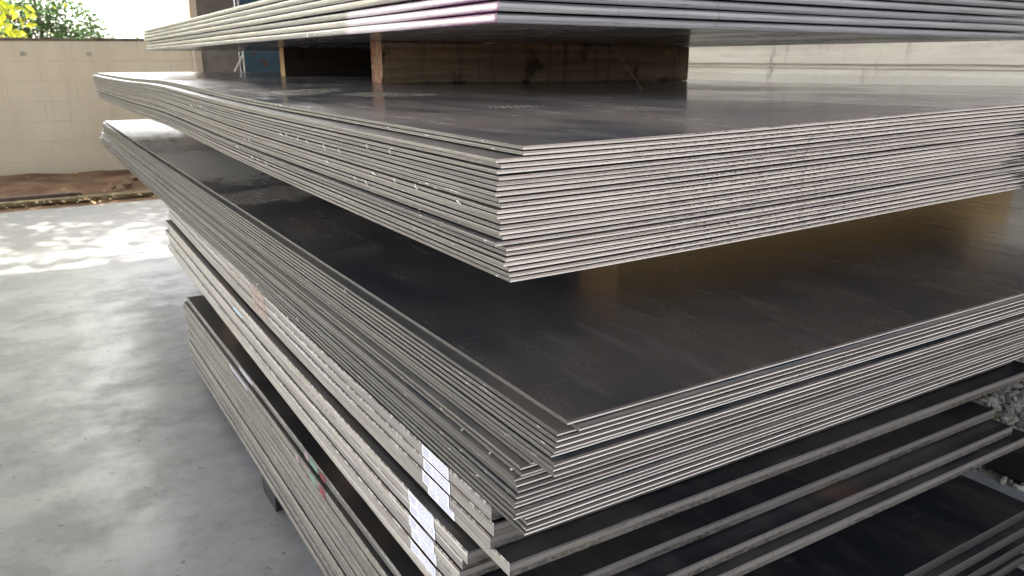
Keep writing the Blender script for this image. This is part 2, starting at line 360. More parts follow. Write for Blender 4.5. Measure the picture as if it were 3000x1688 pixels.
def plate(name, x0, y0, ztop, W, Ln, t, mats, yaw=0.0, zf=None, bev=.08, nu=16, nv=34, rows=None, seed=0, wav=.00010, rag=0.0):
    """one rolled plate: corner (x0,y0) model units, W along +X, Ln along +Y, thickness t, zf(u,v) bends it"""
    rnd = random.Random(seed); ph = [rnd.uniform(0, 6.28) for _ in range(4)]
    zf = zf or (lambda u, v: 0.0)
    b = bev*t
    if rows is None: rows = [(b, 0), (0, b), (0, t-b), (b, t)]
    fu = [(i/nu)**1.25 for i in range(nu+1)]; fv = [(j/nv)**1.35 for j in range(nv+1)]
    def z(u, v):
        return zf(u, v) + wav*(math.sin(v*3.1+ph[0]) + math.sin(u*4.3+ph[1]) + .6*math.sin(v*9.0+ph[2]) + .5*math.sin(u*11+ph[3]))
    def P(a, c, ins, dz):
        u = ins + (W-2*ins)*a; v = ins + (Ln-2*ins)*c
        return ((u)*S, (v)*S, (z(u, v)-dz)*S)
    V = []; Fc = []; M = []; UVs = []
    def grid(ins, dz, flip, mi):
        k = len(V)
        for c in fv:
            for a in fu: V.append(P(a, c, ins, dz))
        for j in range(nv):
            for i in range(nu):
                q = [k+j*(nu+1)+i, k+j*(nu+1)+i+1, k+(j+1)*(nu+1)+i+1, k+(j+1)*(nu+1)+i]
                w = [(fu[i]*W*S, fv[j]*Ln*S), (fu[i+1]*W*S, fv[j]*Ln*S), (fu[i+1]*W*S, fv[j+1]*Ln*S), (fu[i]*W*S, fv[j+1]*Ln*S)]
                if flip: q = q[::-1]; w = w[::-1]
                Fc.append(q); M.append(mi); UVs.extend(w)
    grid(rows[0][0], 0, False, 0)
    grid(rows[-1][0], t, True, 0)
    per = [(a, 0., 2) for a in fu[:-1]] + [(1., c, 1) for c in fv[:-1]] + [(a, 1., 2) for a in fu[:0:-1]] + [(0., c, 1) for c in fv[:0:-1]]
    n = len(per); base = len(V)
    jag = [rnd.uniform(-1, 1)*rag for _ in range(n)]
    for r, (ins, dz) in enumerate(rows):
        for i, (a, c, _) in enumerate(per):
            V.append(P(a, c, ins + (abs(jag[i]) if 0 < r < len(rows)-1 else 0), dz))
    for r in range(len(rows)-1):
        f0 = rows[r][1]/t; f1 = rows[r+1][1]/t
        for i in range(n):
            j = (i+1) % n
            mi = per[i][2] if per[i][2] == 2 and (per[j][1] == per[i][1]) else 1
            if per[i][1] in (0., 1.) and per[j][1] == per[i][1] and per[i][0] != per[j][0]: mi = 2
            sa = per[i][0]*W*S if mi == 2 else per[i][1]*Ln*S
            sb = per[j][0]*W*S if mi == 2 else per[j][1]*Ln*S
            A = base+r*n
            B = base+(r+1)*n
            Fc.append([B+i, B+j, A+j, A+i]); M.append(mi)
            UVs.extend([(sa, f1), (sb, f1), (sb, f0), (sa, f0)])
    me = bpy.data.meshes.new(name); me.from_pydata(V, [], Fc)
    uvl = me.uv_layers.new(name='UVMap'); uvl.data.foreach_set('uv', [c for p in UVs for c in p])
    for mm in mats: me.materials.append(mm)
    me.polygons.foreach_set('material_index', M); me.update()
    o = bpy.data.objects.new(name, me); COL.objects.link(o)
    o.location = W3(x0, y0, ztop); o.rotation_euler = (0, 0, yaw)
    return o

def smooth01(x): x = max(0., min(1., x)); return x*x*(3-2*x)

# ------------------------------------------------------------------ bundle of thin sheets under the timber blocks (upper)
ZB1 = -.0570
def loc_mark(px, py, z, cx, cy):
    p = onz(px, py, z); return ((p.x-cx)*S, (p.y-cy)*S)
S1 = [(1531.7,426.5),(1533,443),(1453.3,465.4),(1467.6,481.2),(1455.2,499.4),(1461,516),(1455.5,532.5),(1454.7,548.2),(1450.5,564.8),(1461,582),(1467.6,598),(1456.6,615.3),(1456.6,630.8),(1465.8,644.8),(1465,662.2),(1463,678),(1472.4,692),(1450.5,711),(1482.8,726),(1482.3,738.4),(1481,755),(1474.9,770.7),(1490.3,784.8),(1491.6,801.4),(1494,816.3)]
c1 = onz(1531.7, 426.5, ZB1)
marks1 = []
for (ax, ay, bx, by, ry, st, cs, rot) in (
        (800, 285, 985, 262, .10, .35, .8, -.3), (985, 275, 1300, 283, .12, .2, .9, -.25), (900, 262, 1010, 252, .10, .5, .5, -.2),
        (1405, 317, 1640, 314, .035, .75, .8, -.5), (1760, 320, 2030, 330, .045, .8, .45, -.5)):
    a = loc_mark(ax, ay, ZB1, c1.x, c1.y); b_ = loc_mark(bx, by, ZB1, c1.x, c1.y)
    mu, mv = (a[0]+b_[0])/2, (a[1]+b_[1])/2
    ru = math.hypot(b_[0]-a[0], b_[1]-a[1])/2
    ang = math.atan2(b_[1]-a[1], b_[0]-a[0])
    marks1.append((mu, mv, ru, ry, -ang, st, cs))
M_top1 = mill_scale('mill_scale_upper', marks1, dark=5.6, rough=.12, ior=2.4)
M_mid = mill_scale('mill_scale', (), dark=2.2, rough=.25)
M_pale = mill_scale('mill_scale_pale_underside', (), dark=5.0, rough=.25)  # paleness put in to lighten the reflection on the sheet below
M_l1 = edge_left('sheet_edge_grey', (.165, .156, .140), flecks=.8, contrast=1.3, rust=.25)
M_r1 = edge_right('sheet_end_sheared', (.49, .405, .345), (.77, .72, .655), split=.46, serr=.95, grit=.85, stain=(.97, 1.16), met=.12)
def zf1(u, v):
    y = v + .44; x = u
    hump = .0062*math.exp(-((y-1.95)/.44)**2) + .003*smooth01((y-1.0)/.8)
    rise = .0085*smooth01(x/.75)*(1 - smooth01(v/.9)) - .002*smooth01((x-.3)/.8)*smooth01(v/1.0)
    return hump*(1 - .5*smooth01(x/.9)) + rise
sheets1 = []
for i, (px, py) in enumerate(S1):
    z = ZB1 - i*.0040
    c = onz(px, py, z)
    far = 3.60 - c.y + random.Random(i).uniform(-.012, .012)
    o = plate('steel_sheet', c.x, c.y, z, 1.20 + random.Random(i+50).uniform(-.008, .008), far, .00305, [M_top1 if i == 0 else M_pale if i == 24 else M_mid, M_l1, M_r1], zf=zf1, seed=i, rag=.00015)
    extra = {0: 'swirl-marked dark steel sheet lying topmost, right under the two timber blocks',
             1: 'thin steel sheet right beneath the topmost, its corner level with that one',
             2: 'steel sheet whose corner first steps back left below the two top sheets',
             17: 'eighteenth sheet down the upper bundle, corner jutting left leaving a dark ledge',
             18: 'nineteenth sheet down the upper bundle, right below the jutting-out one',
             24: 'lowest thin sheet of the upper bundle, with nicked lower edge'}.get(i)
    tag(o, extra or f'{ORD[i]} thin steel sheet from the top of the bundle under the timber blocks', 'steel sheet', 'thin steel sheets in the upper bundle')
    sheets1.append((o, z))

# ------------------------------------------------------------------ second bundle of thin sheets (lower)
ZB2 = -.2450
T2 = [(1662,1234),(1696.4,1251.5),(1632,1266.4),(1630.5,1285.4),(1628,1302.8),(1623,1318.5),(1614.7,1329.3),(1622.2,1356.6),(1620.2,1371.5),(1623,1387.3),(1555,1351),(1523.6,1367.4),(1526,1385.6),(1506,1400.5),(1511.8,1418),(1516.8,1434.8),(1511.8,1453),(1507.3,1468),(1506,1479.5),(1510.6,1500),(1505,1514),(1537.5,1514),(1542.4,1529),(1540.8,1545.8),(1535.8,1559)]
c2 = onz(1662, 1234, ZB2)
marks2 = []  # worn patches; the first, widest one also paints a grey reflection
for (ax, ay, bx, by, ry, st, cs, rot) in ((380, 450, 820, 520, .55, .2, .75, 0), (690, 560, 900, 585, .22, .85, .55, 0), (640, 520, 860, 535, .16, .8, .45, 0), (1000, 730, 1120, 745, .05, .6, .10, 0)):
    a = loc_mark(ax, ay, ZB2, c2.x, c2.y); b_ = loc_mark(bx, by, ZB2, c2.x, c2.y)
    marks2.append(((a[0]+b_[0])/2, (a[1]+b_[1])/2, math.hypot(b_[0]-a[0], b_[1]-a[1])/2, ry, -math.atan2(b_[1]-a[1], b_[0]-a[0]), st, cs))
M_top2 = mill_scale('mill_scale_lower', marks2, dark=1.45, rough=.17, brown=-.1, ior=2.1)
M_l2 = edge_left('sheet_edge_dark', (.130, .126, .112), flecks=.6, contrast=1.4)
M_r2 = edge_right('sheet_end_brown', (.14, .108, .092), (.86, .83, .77), split=.55, serr=.5, rust=.15, met=.12)  # dark upper band: slight rust, plus painted shade under the overhanging sheet
zs2 = []; z = ZB2
for i in range(25):
    zs2.append(z); z -= .00425
    if i == 6: z -= .0030
    if i in (17,): z -= .0014
def zf2(u, v): return .0012*math.sin(v*1.9) - .0015*smooth01(u/.9)
sheets2 = []
for i, (px, py) in enumerate(T2):
    z = zs2[i]; c = onz(px, py, z)
    rr = random.Random(i+200)
    far = 3.72 - c.y + (rr.uniform(-.02, .02) if i < 10 else rr.uniform(.0, .06))
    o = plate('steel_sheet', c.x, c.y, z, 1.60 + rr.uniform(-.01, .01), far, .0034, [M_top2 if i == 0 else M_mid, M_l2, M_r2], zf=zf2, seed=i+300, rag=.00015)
    extra = {0: 'wide dark blue-grey steel sheet on top of the lower bundle, showing its open face',
             1: 'thin steel sheet just below the big dark one, corner sticking out rightwards',
             6: 'seventh sheet down the lower bundle, right above its widest dark gap',
             7: 'eighth sheet down the lower bundle, right below its widest dark gap',
             9: 'tenth sheet down the lower bundle, its corner overhanging recessed sheets',
             10: 'eleventh sheet down the lower bundle, short stub end tucked beneath an overhang',
             24: 'lowest thin sheet of the lower bundle, resting on the labelled thick plates'}.get(i)
    tag(o, extra or f'{ORD[i]} thin steel sheet from the top of the lower bundle with dark open face', 'steel sheet', 'thin steel sheets in the lower bundle')
    sheets2.append((o, z))

# ------------------------------------------------------------------ top bundle of thick plates, partly out of the frame
M_und = mill_scale('mill_scale_underside', (), dark=4.0, rough=.16, brown=.15, ior=2.1)
M_l0 = edge_left('plate_edge_bright', (.52, .505, .475), spec=.35, flecks=.95, contrast=1.2, rust=.25, rough=.34)
M_l0p = edge_left('plate_edge_purple_paint', (.52, .505, .48), spec=.35, flecks=.9, contrast=1.1, rust=.2, purple=(.16, .55), rough=.34)
M_r0 = edge_right('plate_end_smooth', (.11, .11, .115), (.36, .36, .365), split=.22, serr=.1, rust=.03, met=.2, rough=.38, darkline=.3)  # dark top band paints the shaded gaps between plates
cb0 = [(1455, 66), (1462, 31), (1459, -3), (1463, -38), (1457, -72), (1461, -106), (1459, -140)]
T0 = .0103; P0 = .01185; ZB0 = .0352
def zf0(u, v): return -.0095*u/1.05 - .0012*v - .004*max(0., u-.3)*v/2
far0 = [.03, .0, .05, .04, .04, .0, .02]
rows0 = lambda t: [(.26*t, 0), (.08*t, .1*t), (.0, .3*t), (.0, .62*t), (.09*t, .88*t), (.2*t, t)]
plates0 = []
for i in range(7):
    zb = ZB0 + i*P0; c = onz(*cb0[i], zb)
    if i > 2: c = Vector((plates0[0][1].x + random.Random(i).uniform(-.004, .004), plates0[0][1].y + random.Random(i+9).uniform(-.004, .004), zb))
    o = plate('steel_plate', c.x, c.y, zb+T0, 1.06 + .004*(i % 3), 3.02 - .02*(i % 3), T0, [M_und, M_l0p if i < 3 else M_l0, M_r0], yaw=R(-1.0), zf=zf0, seed=i+500, rows=rows0(T0), wav=.0002)
    k = 6 - i
    nm = ['lowest thick plate of the top bundle, purple paint at its corner, resting on timber',
          'second thick plate from the bottom of the top bundle, purple paint at corner',
          'third thick plate from the bottom of the top bundle, bright left edge',
          'fourth thick plate from the bottom of the top bundle, bright left edge',
          'fifth thick plate from the bottom of the top bundle',
          'sixth thick plate from the bottom of the top bundle',
          'uppermost thick plate of the top bundle, dark rounded left edge'][i]
    tag(o, nm, 'steel plate', 'thick plates in the top bundle'); plates0.append((o, c))
c0 = plates0[0][1]
def z_under0(x, y): return ZB0 + zf0(max(0., x-c0.x), max(0., y-c0.y))

# ------------------------------------------------------------------ thick labelled plates (third bundle)
M_l3 = edge_left('plate_edge_rough_cream', (.43, .405, .36), spec=.1, flecks=.15, rust=.2, chip=.38, rough=.5)
M_r3 = edge_right('plate_end_dull', (.25, .235, .215), (.19, .178, .16), split=.50, serr=.25, rust=.25, met=.15, rough=.45, darkline=.5, lowgrit=.85)  # paler upper band paints the rounded edge's sheen; ends darkened as shade
M_top3 = mill_scale('mill_scale_brown', (), dark=.6, rough=.36, brown=.4, ior=1.5)
ZB3 = zs2[-1] - .0034 - .0016
T3 = .0134; P3 = .0143
XB3 = .2840
rows3 = lambda t: [(.10*t, 0), (.02*t, .06*t), (0, .2*t), (0, .8*t), (.03*t, .93*t), (.13*t, t)]
def zf3(u, v): return .012*smooth01((v-.9)/1.0) - .004*math.sin(min(1., v/1.0)*math.pi)
plates3 = []
spec3 = []
ys = [.500, .497, .502, .478]
for i in range(4): spec3.append((XB3 + [0, .0003, -.0003, .004][i], ys[i], ZB3 - i*P3, 1.078 - XB3 + [.01, .0, .015, .03][i]))
zq = ZB3 - 4*P3 - .0022
for i, (yq, xe) in enumerate([(.532, 1.02), (.545, 1.03), (.548, 1.02), (.500, 1.072), (.474, 1.072), (.462, 1.10)]):
    spec3.append((XB3 - .0065 + (.0015 if i % 2 else 0), yq, zq - i*P3, xe - XB3))
for i, (x, y, z, w) in enumerate(spec3):
    o = plate('steel_plate', x, y, z, w, 2.20 + .03*math.sin(i*2.3) - y, T3, [M_top3, M_l3, M_r3], yaw=R(-.25), zf=zf3, seed=i+700, rows=rows3(T3), wav=.00015, rag=.0004)
    lab = ['topmost labelled thick plate, paper label highest of all, below the thin sheets',
           'second labelled thick plate from the top, corner jutting slightly right',
           'third labelled thick plate from the top, ending in an upright corner',
           'fourth labelled thick plate, long corner reaching forward with a brown face',
           'fifth labelled thick plate from the top, brown strip of its face showing',
           'sixth labelled thick plate from the top, chipped corner behind the fifth',
           'seventh labelled thick plate from the top, chipped white upper edge',
           'eighth labelled thick plate from the top, long dark end facing right',
           'ninth labelled thick plate from the top, lowest one bearing a label',
           'unlabelled lowest thick plate of the labelled bundle, above the dark gap'][i]
    tag(o, lab, 'steel plate', 'thick plates in the labelled bundle'); plates3.append((o, x, y, z))
ZB3_BOT = spec3[-1][2] - T3

# paper labels stuck across the plate edges (text too small to read: rows of grey dashes)
M_paper = simple('label_paper', (.80, .80, .86), .55, .04, 30, bmp=0)
M_ink = simple('label_ink', (.44, .45, .56), .6, .1, 60, bmp=0)
def label(parent, v0, v1, t):
    mb = MB(); x = -.0004*S; v0 *= S; v1 *= S; h = t*S; z0, z1 = -.96*h, -.05*h
    mb.quad([(x, v1, z0), (x, v0, z0), (x, v0, z1), (x, v1, z1)], 0)
    mb.quad([(x+.0003, v0, z0), (x+.0003, v1, z0), (x+.0003, v1, z1), (x+.0003, v0, z1)], 0)
    rr = random.Random(int(v0*1e5)); w = v1 - v0
    def bar(a, b, c, d):
        mb.quad([(x-.0002, v1-a*w, z0+c*h), (x-.0002, v1-b*w, z0+c*h), (x-.0002, v1-b*w, z0+d*h), (x-.0002, v1-a*w, z0+d*h)], 1)
    for r in range(3): bar(.06, .30 + rr.uniform(-.03, .04), .60-.2*r, .70-.2*r)
    for r in range(4):
        a = .40
        while a < .92:
            b = min(.95, a + rr.uniform(.05, .16)); bar(a, b, .70-.19*r, .77-.19*r); a = b + .025
    o = mb.build('paper_label', [M_paper, M_ink], parent); return o
for i in range(9):
    o, x, y, z = plates3[i]
    if i < 4: a, b = .577, .634
    else: a, b = .600, .658
    j = random.Random(i).uniform(-.0012, .0012)
    label(o, a-y+j, b-y+j, T3)
# pink smear across three plate edges, pale blue tape
M_pink = simple('pink_marker', (.36, .27, .225), .6, .2, 40, bmp=0)
M_blue = simple('pale_blue_tape', (.45, .62, .70), .5, .1, 40, bmp=0)
def edge_patch(name, parent, m, v0, v1, t, f0=.05, f1=.95, zoff=0.0, skew=0.0, n=5):
    mb = MB(); x = -.0006*S; h = t*S
    rr = random.Random(int(v0*1e4)+3)
    top = []; bot = []
    for k in range(n+1):
        q = v0 + (v1-v0)*k/n
        top.append((x, q*S, -h*f0 + zoff*S - rr.uniform(0, .12)*h)); bot.append((x, (q+skew)*S, -h*f1 + zoff*S + rr.uniform(0, .12)*h))
    for k in range(n): mb.quad([bot[k+1], bot[k], top[k], top[k+1]], 0)
    return mb.build(name, m, parent)
for i in range(3):
    o, x, y, z = plates3[i]
    p = onx(745+6*i, 870+25*i, x); edge_patch('paint_smear', o, M_pink, p.y-y-.05, p.y-y+.035, T3, zoff=zf3(0, p.y-y))
o, x, y, z = plates3[5]
p = onx(690, 912, x); edge_patch('tape_strip', o, M_blue, p.y-y-.035, p.y-y+.035, T3, .1, .7, zoff=zf3(0, p.y-y))

# ------------------------------------------------------------------ bottom bundle of thick plates
M_l4 = edge_left('plate_edge_weathered', (.225, .215, .19), spec=.1, flecks=.3, rust=.2, chip=.15, contrast=1.45, rough=.5)
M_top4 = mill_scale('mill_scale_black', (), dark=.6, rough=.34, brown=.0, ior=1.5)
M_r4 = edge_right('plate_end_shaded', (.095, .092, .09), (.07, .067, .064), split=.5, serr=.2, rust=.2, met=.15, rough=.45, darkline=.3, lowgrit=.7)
ZB4 = -.5700; XB4 = .2945; T4 = .0136; P4 = .0146
plates4 = []
def zf4(u, v): return -.012*smooth01((v-.6)/1.2)
for i in range(12):
    z = ZB4 - i*P4
    x = XB4 + [0, -.0065, -.0075, -.006, -.0065, -.005, -.006, -.004, -.0065, -.005, -.006, -.0075][i]
    y = [.428, .418, .437, .42, .43, .425, .44, .42, .43, .435, .425, .43][i]
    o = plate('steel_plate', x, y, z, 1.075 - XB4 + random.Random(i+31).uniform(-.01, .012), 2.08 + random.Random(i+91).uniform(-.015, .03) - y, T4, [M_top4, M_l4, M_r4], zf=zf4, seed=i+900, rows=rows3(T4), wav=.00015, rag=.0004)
    lab = ['topmost plate of the bottom bundle, dark open face and colour-marked left edge',
           'second plate from the top of the bottom bundle, red and green edge marks'] + \
          [f'{ORD[k]} thick plate from the top of the bottom bundle beside the concrete floor' for k in range(2, 11)] + \
          ['lowest thick plate of the whole stack, standing on black timber feet']
    tag(o, lab[i], 'steel plate', 'thick plates in the bottom bundle'); plates4.append((o, x, y, z))
ZB4_BOT = ZB4 - 11*P4 - T4
M_red = simple('red_paint_mark', (.24, .05, .055), .5, .2, 60, bmp=0)
M_green = simple('green_paint_mark', (.17, .28, .21), .5, .2, 60, bmp=0)
M_rose = simple('rose_paint_mark', (.42, .29, .32), .5, .2, 60, bmp=0)
M_white = simple('white_paint_smear', (.46, .45, .50), .6, .15, 50, bmp=0)
def mark4(name, i, m, a, b, f0=.05, f1=.95):
    o, x, y, z = plates4[i]
    p = onx(*a, x); q = onx(*b, x)
    v0, v1 = sorted((p.y-y, q.y-y)); edge_patch(name, o, m, v0, v1, T4, f0, f1, zoff=zf4(0, (v0+v1)/2), skew=0)
mark4('paint_mark', 0, M_rose, (893, 1330), (905, 1346)); mark4('paint_mark', 0, M_green, (908, 1352), (932, 1384)); mark4('paint_mark', 0, M_red, (938, 1392), (954, 1414))
mark4('paint_mark', 1, M_rose, (866, 1335), (876, 1348)); mark4('paint_mark', 1, M_green, (906, 1375), (924, 1400), .0, .95); mark4('paint_mark', 1, M_red, (936, 1420), (952, 1444), .0, .95)
mark4('paint_smear', 0, M_white, (700, 1060), (738, 1112), .0, .8); mark4('paint_smear', 1, M_white, (672, 1055), (724, 1128), .0, .7)

# ------------------------------------------------------------------ timber dunnage
M_w_old = wood('weathered_dark_timber', (.165, .115, .072), (.275, .20, .13), streak=.95, spots=.8, blot=.54)
M_w_dark = wood('shadow_dark_timber', (.035, .026, .02), (.06, .045, .033), streak=.7)  # dark copy of the timber, deep shadow painted into its colour
M_w_end = wood('red_marked_end_grain', (.36, .235, .14), (.48, .33, .20), paint=(.26, .085, .065), streak=.2)
M_w_new = wood('pale_sawn_timber', (.60, .40, .17), (.72, .50, .22), streak=.08, blot=.72)
M_w_newend = wood('bright_end_grain', (.62, .40, .17), (.72, .50, .25), streak=.05)
def beam(name, A, B, zb_fn, zt_fn, depth, mbody, mend, label_, chip=True, n=14, group=None):
    """timber from A to B (model xy, front bottom edge), depth goes away from the camera"""
    A = Vector((A[0], A[1])); B = Vector((B[0], B[1])); d = (B-A); ln = d.length; d.normalize(); nn = Vector((-d.y, d.x))
    rr = random.Random(int(ln*1000)); mb = MB(); e = .004
    secs = []
    for k in range(n+1):
        s = ln*k/n; p = A + d*s
        def pt(off, zz): q = p + nn*off; return ((s)*S, off*S, (zz)*S)
        zb = zb_fn(*(p+nn*depth/2)); zt = zt_fn(*(p+nn*depth/2)); j = lambda: rr.uniform(-.0006, .0006)
        cut = .018*(1-smooth01(s/.05)) if chip else 0
        front = rr.uniform(-.0005, .0005)
        secs.append([pt(e+cut*.4, zb), pt(front, zb+e+cut), pt(front+j(), zb+(zt-zb)*.5), pt(front, zt-e), pt(e, zt+j()*.3), pt(depth-e, zt+j()*.3), pt(depth, zt-e), pt(depth, zb+e), pt(depth-e, zb)])
    for a, b in zip(secs, secs[1:]):
        m = len(a)
        for i in range(m):
            j2 = (i+1) % m; mb.quad([a[i], b[i], b[j2], a[j2]][::-1], 0)
    mb.quad(secs[0], 1); mb.quad(secs[-1][::-1], 1)
    zo = zb_fn(*(A+nn*depth/2))
    o = mb.build(name, [mbody, mend]); 
    for v in o.data.vertices: v.co.z -= zo*S
    o.location = W3(A.x, A.y, zo); o.rotation_euler = (0, 0, math.atan2(d.y, d.x))
    tag(o, label_, 'timber block', group or 'timber blocks between the bundles'); return o
z_top1 = lambda x, y: ZB1 + zf1(max(0, x-c1.x), max(0, y-c1.y)) + .0005
a0 = onz(1122, 244, -.0508); ang_ = R(-7.0); dd = Vector((math.cos(ang_), math.sin(ang_)))
def along(px, A):                       # where the block's front edge meets the vertical plane seen at pixel column px
    r_ = ray(px, 200); k = r_.x/r_.y; t = (k*A.y - A.x)/(dd.x - k*dd.y); return (A.x + dd.x*t, A.y + dd.y*t)
beam('timber_block', (a0.x, a0.y), along(2016, a0), z_top1, lambda x, y: z_under0(x, y) - .0006, .085, M_w_old, M_w_end,
     'long dark weathered timber block with red-marked end between top two bundles')
a1 = onz(836, 221.5, -.0515); b1 = (a1.x + dd.x*.66, a1.y + dd.y*.66)
beam('timber_block', (a1.x, a1.y), b1, z_top1, lambda x, y: z_under0(x, y) - .0006, .08, M_w_dark, M_w_newend,
     'far timber block in deep shadow with a bright pale end', chip=False)
z_bot1 = lambda x, y: ZB1 - .0040*24 - .00305 + zf1(max(0, x-c1.x), max(0, y-c1.y)) - .0005
z_top2 = lambda x, y: ZB2 + zf2(max(0, x-c2.x), max(0, y-c2.y)) + .0005
beam('timber_block', (.67, .82), (1.61, .79), z_top2, z_bot1, .09, M_w_new, M_w_newend,
     'golden brown timber block beneath the upper thin-sheet bundle, mirrored in dark sheet', chip=False)
for yy in (2.25,):
    beam('timber_block', (.62, yy), (1.3, yy-.05), z_top2, z_bot1, .09, M_w_old, M_w_end, 'hidden far timber block under the upper thin-sheet bundle', chip=False)
for yy, nm in ((.98, 'timber block between the labelled plates and the bottom bundle, nearer one'), (1.72, 'timber block between the labelled plates and the bottom bundle, farther one')):
    beam('timber_block', (.335, yy), (1.02, yy), lambda x, y: ZB4 + zf4(0, y-.43) + .0006, lambda x, y: ZB3_BOT + zf3(0, max(0, y-.47)) - .0008, .09, M_w_old, M_w_end, nm, chip=False)
M_black = simple('black_tarred_timber', (.012, .012, .013), .6, .3, 20)
for yy, nm in ((.62, 'black timber foot under the near end of the stack'), (1.29, 'black timber foot poking out below the bottom bundle onto the floor')):
    beam('timber_block', (.289, yy), (1.05, yy), lambda x, y: -ZF + .0005, lambda x, y: ZB4_BOT + zf4(0, y-.43) - .0006, .09, M_black, M_black, nm, chip=False, group='black timber feet under the stack')

mb = MB(); q0, q1 = ray(1790, 122), ray(1898, 289); q0 = q0*(1.36/q0.y); q1 = q1*(1.05/q1.y)
pts = [q0.lerp(q1, k/10) + Vector((0, 0, -.0015*math.sin(k/10*math.pi))) for k in range(11)]
mb.tube([W3(*p) for p in pts], .00028*S, 5)
tag(mb.build('thread', simple('white_thread', (.7, .68, .62), .5, .1, 50, bmp=0)), 'thin white thread stretched from the dark timber block down to the sheet', 'thread')

# ------------------------------------------------------------------ torn burrs hanging on the sheet edges
M_burr = simple('bright_burr', (.78, .76, .72), .35, .1, 80, met=.2, bmp=0)
def burr(px, py, sheets, zfun, t, ln, rot):
    best = None
    for o, z in sheets:
        x = o.location.x/S; y0 = o.location.y/S
        p = onx(px, py, x)
        zz = z + zfun(0, max(0, p.y-y0))
        if zz - t*1.15 <= p.z <= zz + .0004: best = (o, p, x, y0, z); break
    if not best: return
    o, p, x, y0, z = best
    v = p.y - y0; mb = MB(); pts = []
    for k in range(7):
        a = k/6; arc = math.sin(a*math.pi)
        pts.append(((-.0012 - .0016*arc)*S, (v + (a-.5)*ln*math.cos(rot))*S, (p.z - z + (a-.5)*ln*math.sin(rot) + .0012*arc)*S))
    mb.tube(pts, [.00022*S, .0005*S, .00062*S, .00065*S, .0006*S, .0005*S, .0002*S], 5)
    mb.build('burr', M_burr, o)
for (px, py, ln, rot) in ((828,394,.012,.2),(845,396,.006,1.2),(879,408,.005,1.3),(955,430,.008,.9),(1000,442,.006,1.2),(1082,430,.005,1.4),(1149,445,.005,1.4),(743,461,.012,.3),(760,468,.006,1.1),
                          (784,479,.008,.9),(735,410,.006,1.3),(722,406,.005,1.4),(964,474,.006,.5),(563,310,.02,.2),(591,312,.014,.2),(1100,509,.010,.2),(1163,529,.005,1.1),(1079,536,.006,1.0),(1225,548,.006,.9),
                          (1046,524,.004,1.4),(1350,593,.006,.4),(905,416,.005,1.2),(700,430,.006,1.0)):
    burr(px, py, sheets1, zf1, .0035, ln, rot)
for (px, py, ln, rot) in ((758,835,.012,-.5),(794,866,.014,-.5),(837,904,.006,.8),(847,930,.006,.4),(876,935,.005,.9),(1017,852,.005,1.0),(1443,1328,.005,-.9),(1405,1393,.004,0),(1506,1376,.003,-.8),(532,616,.03,.0),(1361,1260,.005,-.8)):
    burr(px, py, sheets2, zf2, .0038, ln, rot)

# ------------------------------------------------------------------ ground and yard
M_floor = concrete_floor_mat()
mb = MB()
xs = [-9 + .5*i for i in range(22)] ; xs = [x for x in xs if x <= 1.5] + [1.5]
yE = 4.955
def edge_y(x): return yE + .01*math.sin(x*7)
for i in range(len(xs)-1):
    a, b = xs[i], xs[i+1]
    if b - a < 1e-6: continue
    mb.quad([W3(a, -8, -ZF), W3(b, -8, -ZF), W3(b, edge_y(b), -ZF), W3(a, edge_y(a), -ZF)], 0)
    mb.quad([W3(a, edge_y(a), -ZF), W3(b, edge_y(b), -ZF), W3(b, edge_y(b), -ZF-.08), W3(a, edge_y(a), -ZF-.08)], 0)
fl = mb.build('concrete_floor', M_floor); tag(fl, kind='structure')
M_dirt = simple('red_brown_dirt', (.155, .098, .062), .95, .4, 3.0, spec=.1, bmp=.6)
mb = MB()
rr = random.Random(4)
gx = [-60, -20, -8] + [-4 + .25*i for i in range(33)] + [8, 20, 60]; gy = [-40, -8, -2, 2, 4.6, 4.9, 5.05, 5.2, 5.35, 5.5, 5.65, 5.8, 5.95, 6.1, 6.25, 6.4, 6.6, 8, 12, 25, 60]
hh = {}
for i, x in enumerate(gx):
    for j, y in enumerate(gy):
        h = -.02
        if 5.3 < y < 6.7: h += .035*smooth01((y-5.3)/.7) + rr.uniform(-.012, .012)
        hh[i, j] = W3(x, y, -ZF + h)
for i in range(len(gx)-1):
    for j in range(len(gy)-1): mb.quad([hh[i, j], hh[i+1, j], hh[i+1, j+1], hh[i, j+1]], 0)
g = mb.build('dirt_ground', M_dirt); tag(g, kind='structure')

# leaf litter on the dirt strip
M_litter = simple('dry_leaf_litter', (.36, .24, .12), .8, .6, 9, bmp=0)
mb = MB(); rr = random.Random(12)
for k in range(900):
    x = rr.uniform(-2.5, 2.0); y = rr.gauss(5.12, .10) if rr.random() < .75 else rr.uniform(4.99, 6.2)
    if y < 4.98: continue
    s = rr.uniform(.006, .02); a = rr.uniform(0, 6.28); p = W3(x, y, -ZF + rr.uniform(.0, .012) + (.035*smooth01((y-5.3)/.7)))
    d = Vector((math.cos(a), math.sin(a), rr.uniform(-.4, .4)))*s*S; e = Vector((-math.sin(a), math.cos(a), rr.uniform(-.5, .5)))*s*.5*S
    mb.quad([p-d, p+e, p+d, p-e], 0)
tag(mb.build('leaf_litter', M_litter), 'dry leaves scattered along the dirt strip', 'leaf litter', kind='stuff')
M_rust = simple('rusty_steel', (.10, .065, .05), .7, .35, 14)
M_moss = simple('mossy_timber', (.17, .14, .075), .9, .4, 10, bmp=.3)
mb = MB(); mb.box(W3(-2.6, 5.30, -ZF-.012), W3(.25, 5.345, -ZF+.028), 0, .008); o = mb.build('steel_rail', M_rust)
tag(o, 'dark rusty steel rail lying on dirt in front of the cream wall', 'rail')
mb = MB(); mb.box(W3(-1.6, 5.20, -ZF-.012), W3(1.9, 5.262, -ZF+.012), 0, .008); o = mb.build('timber_plank', M_moss)
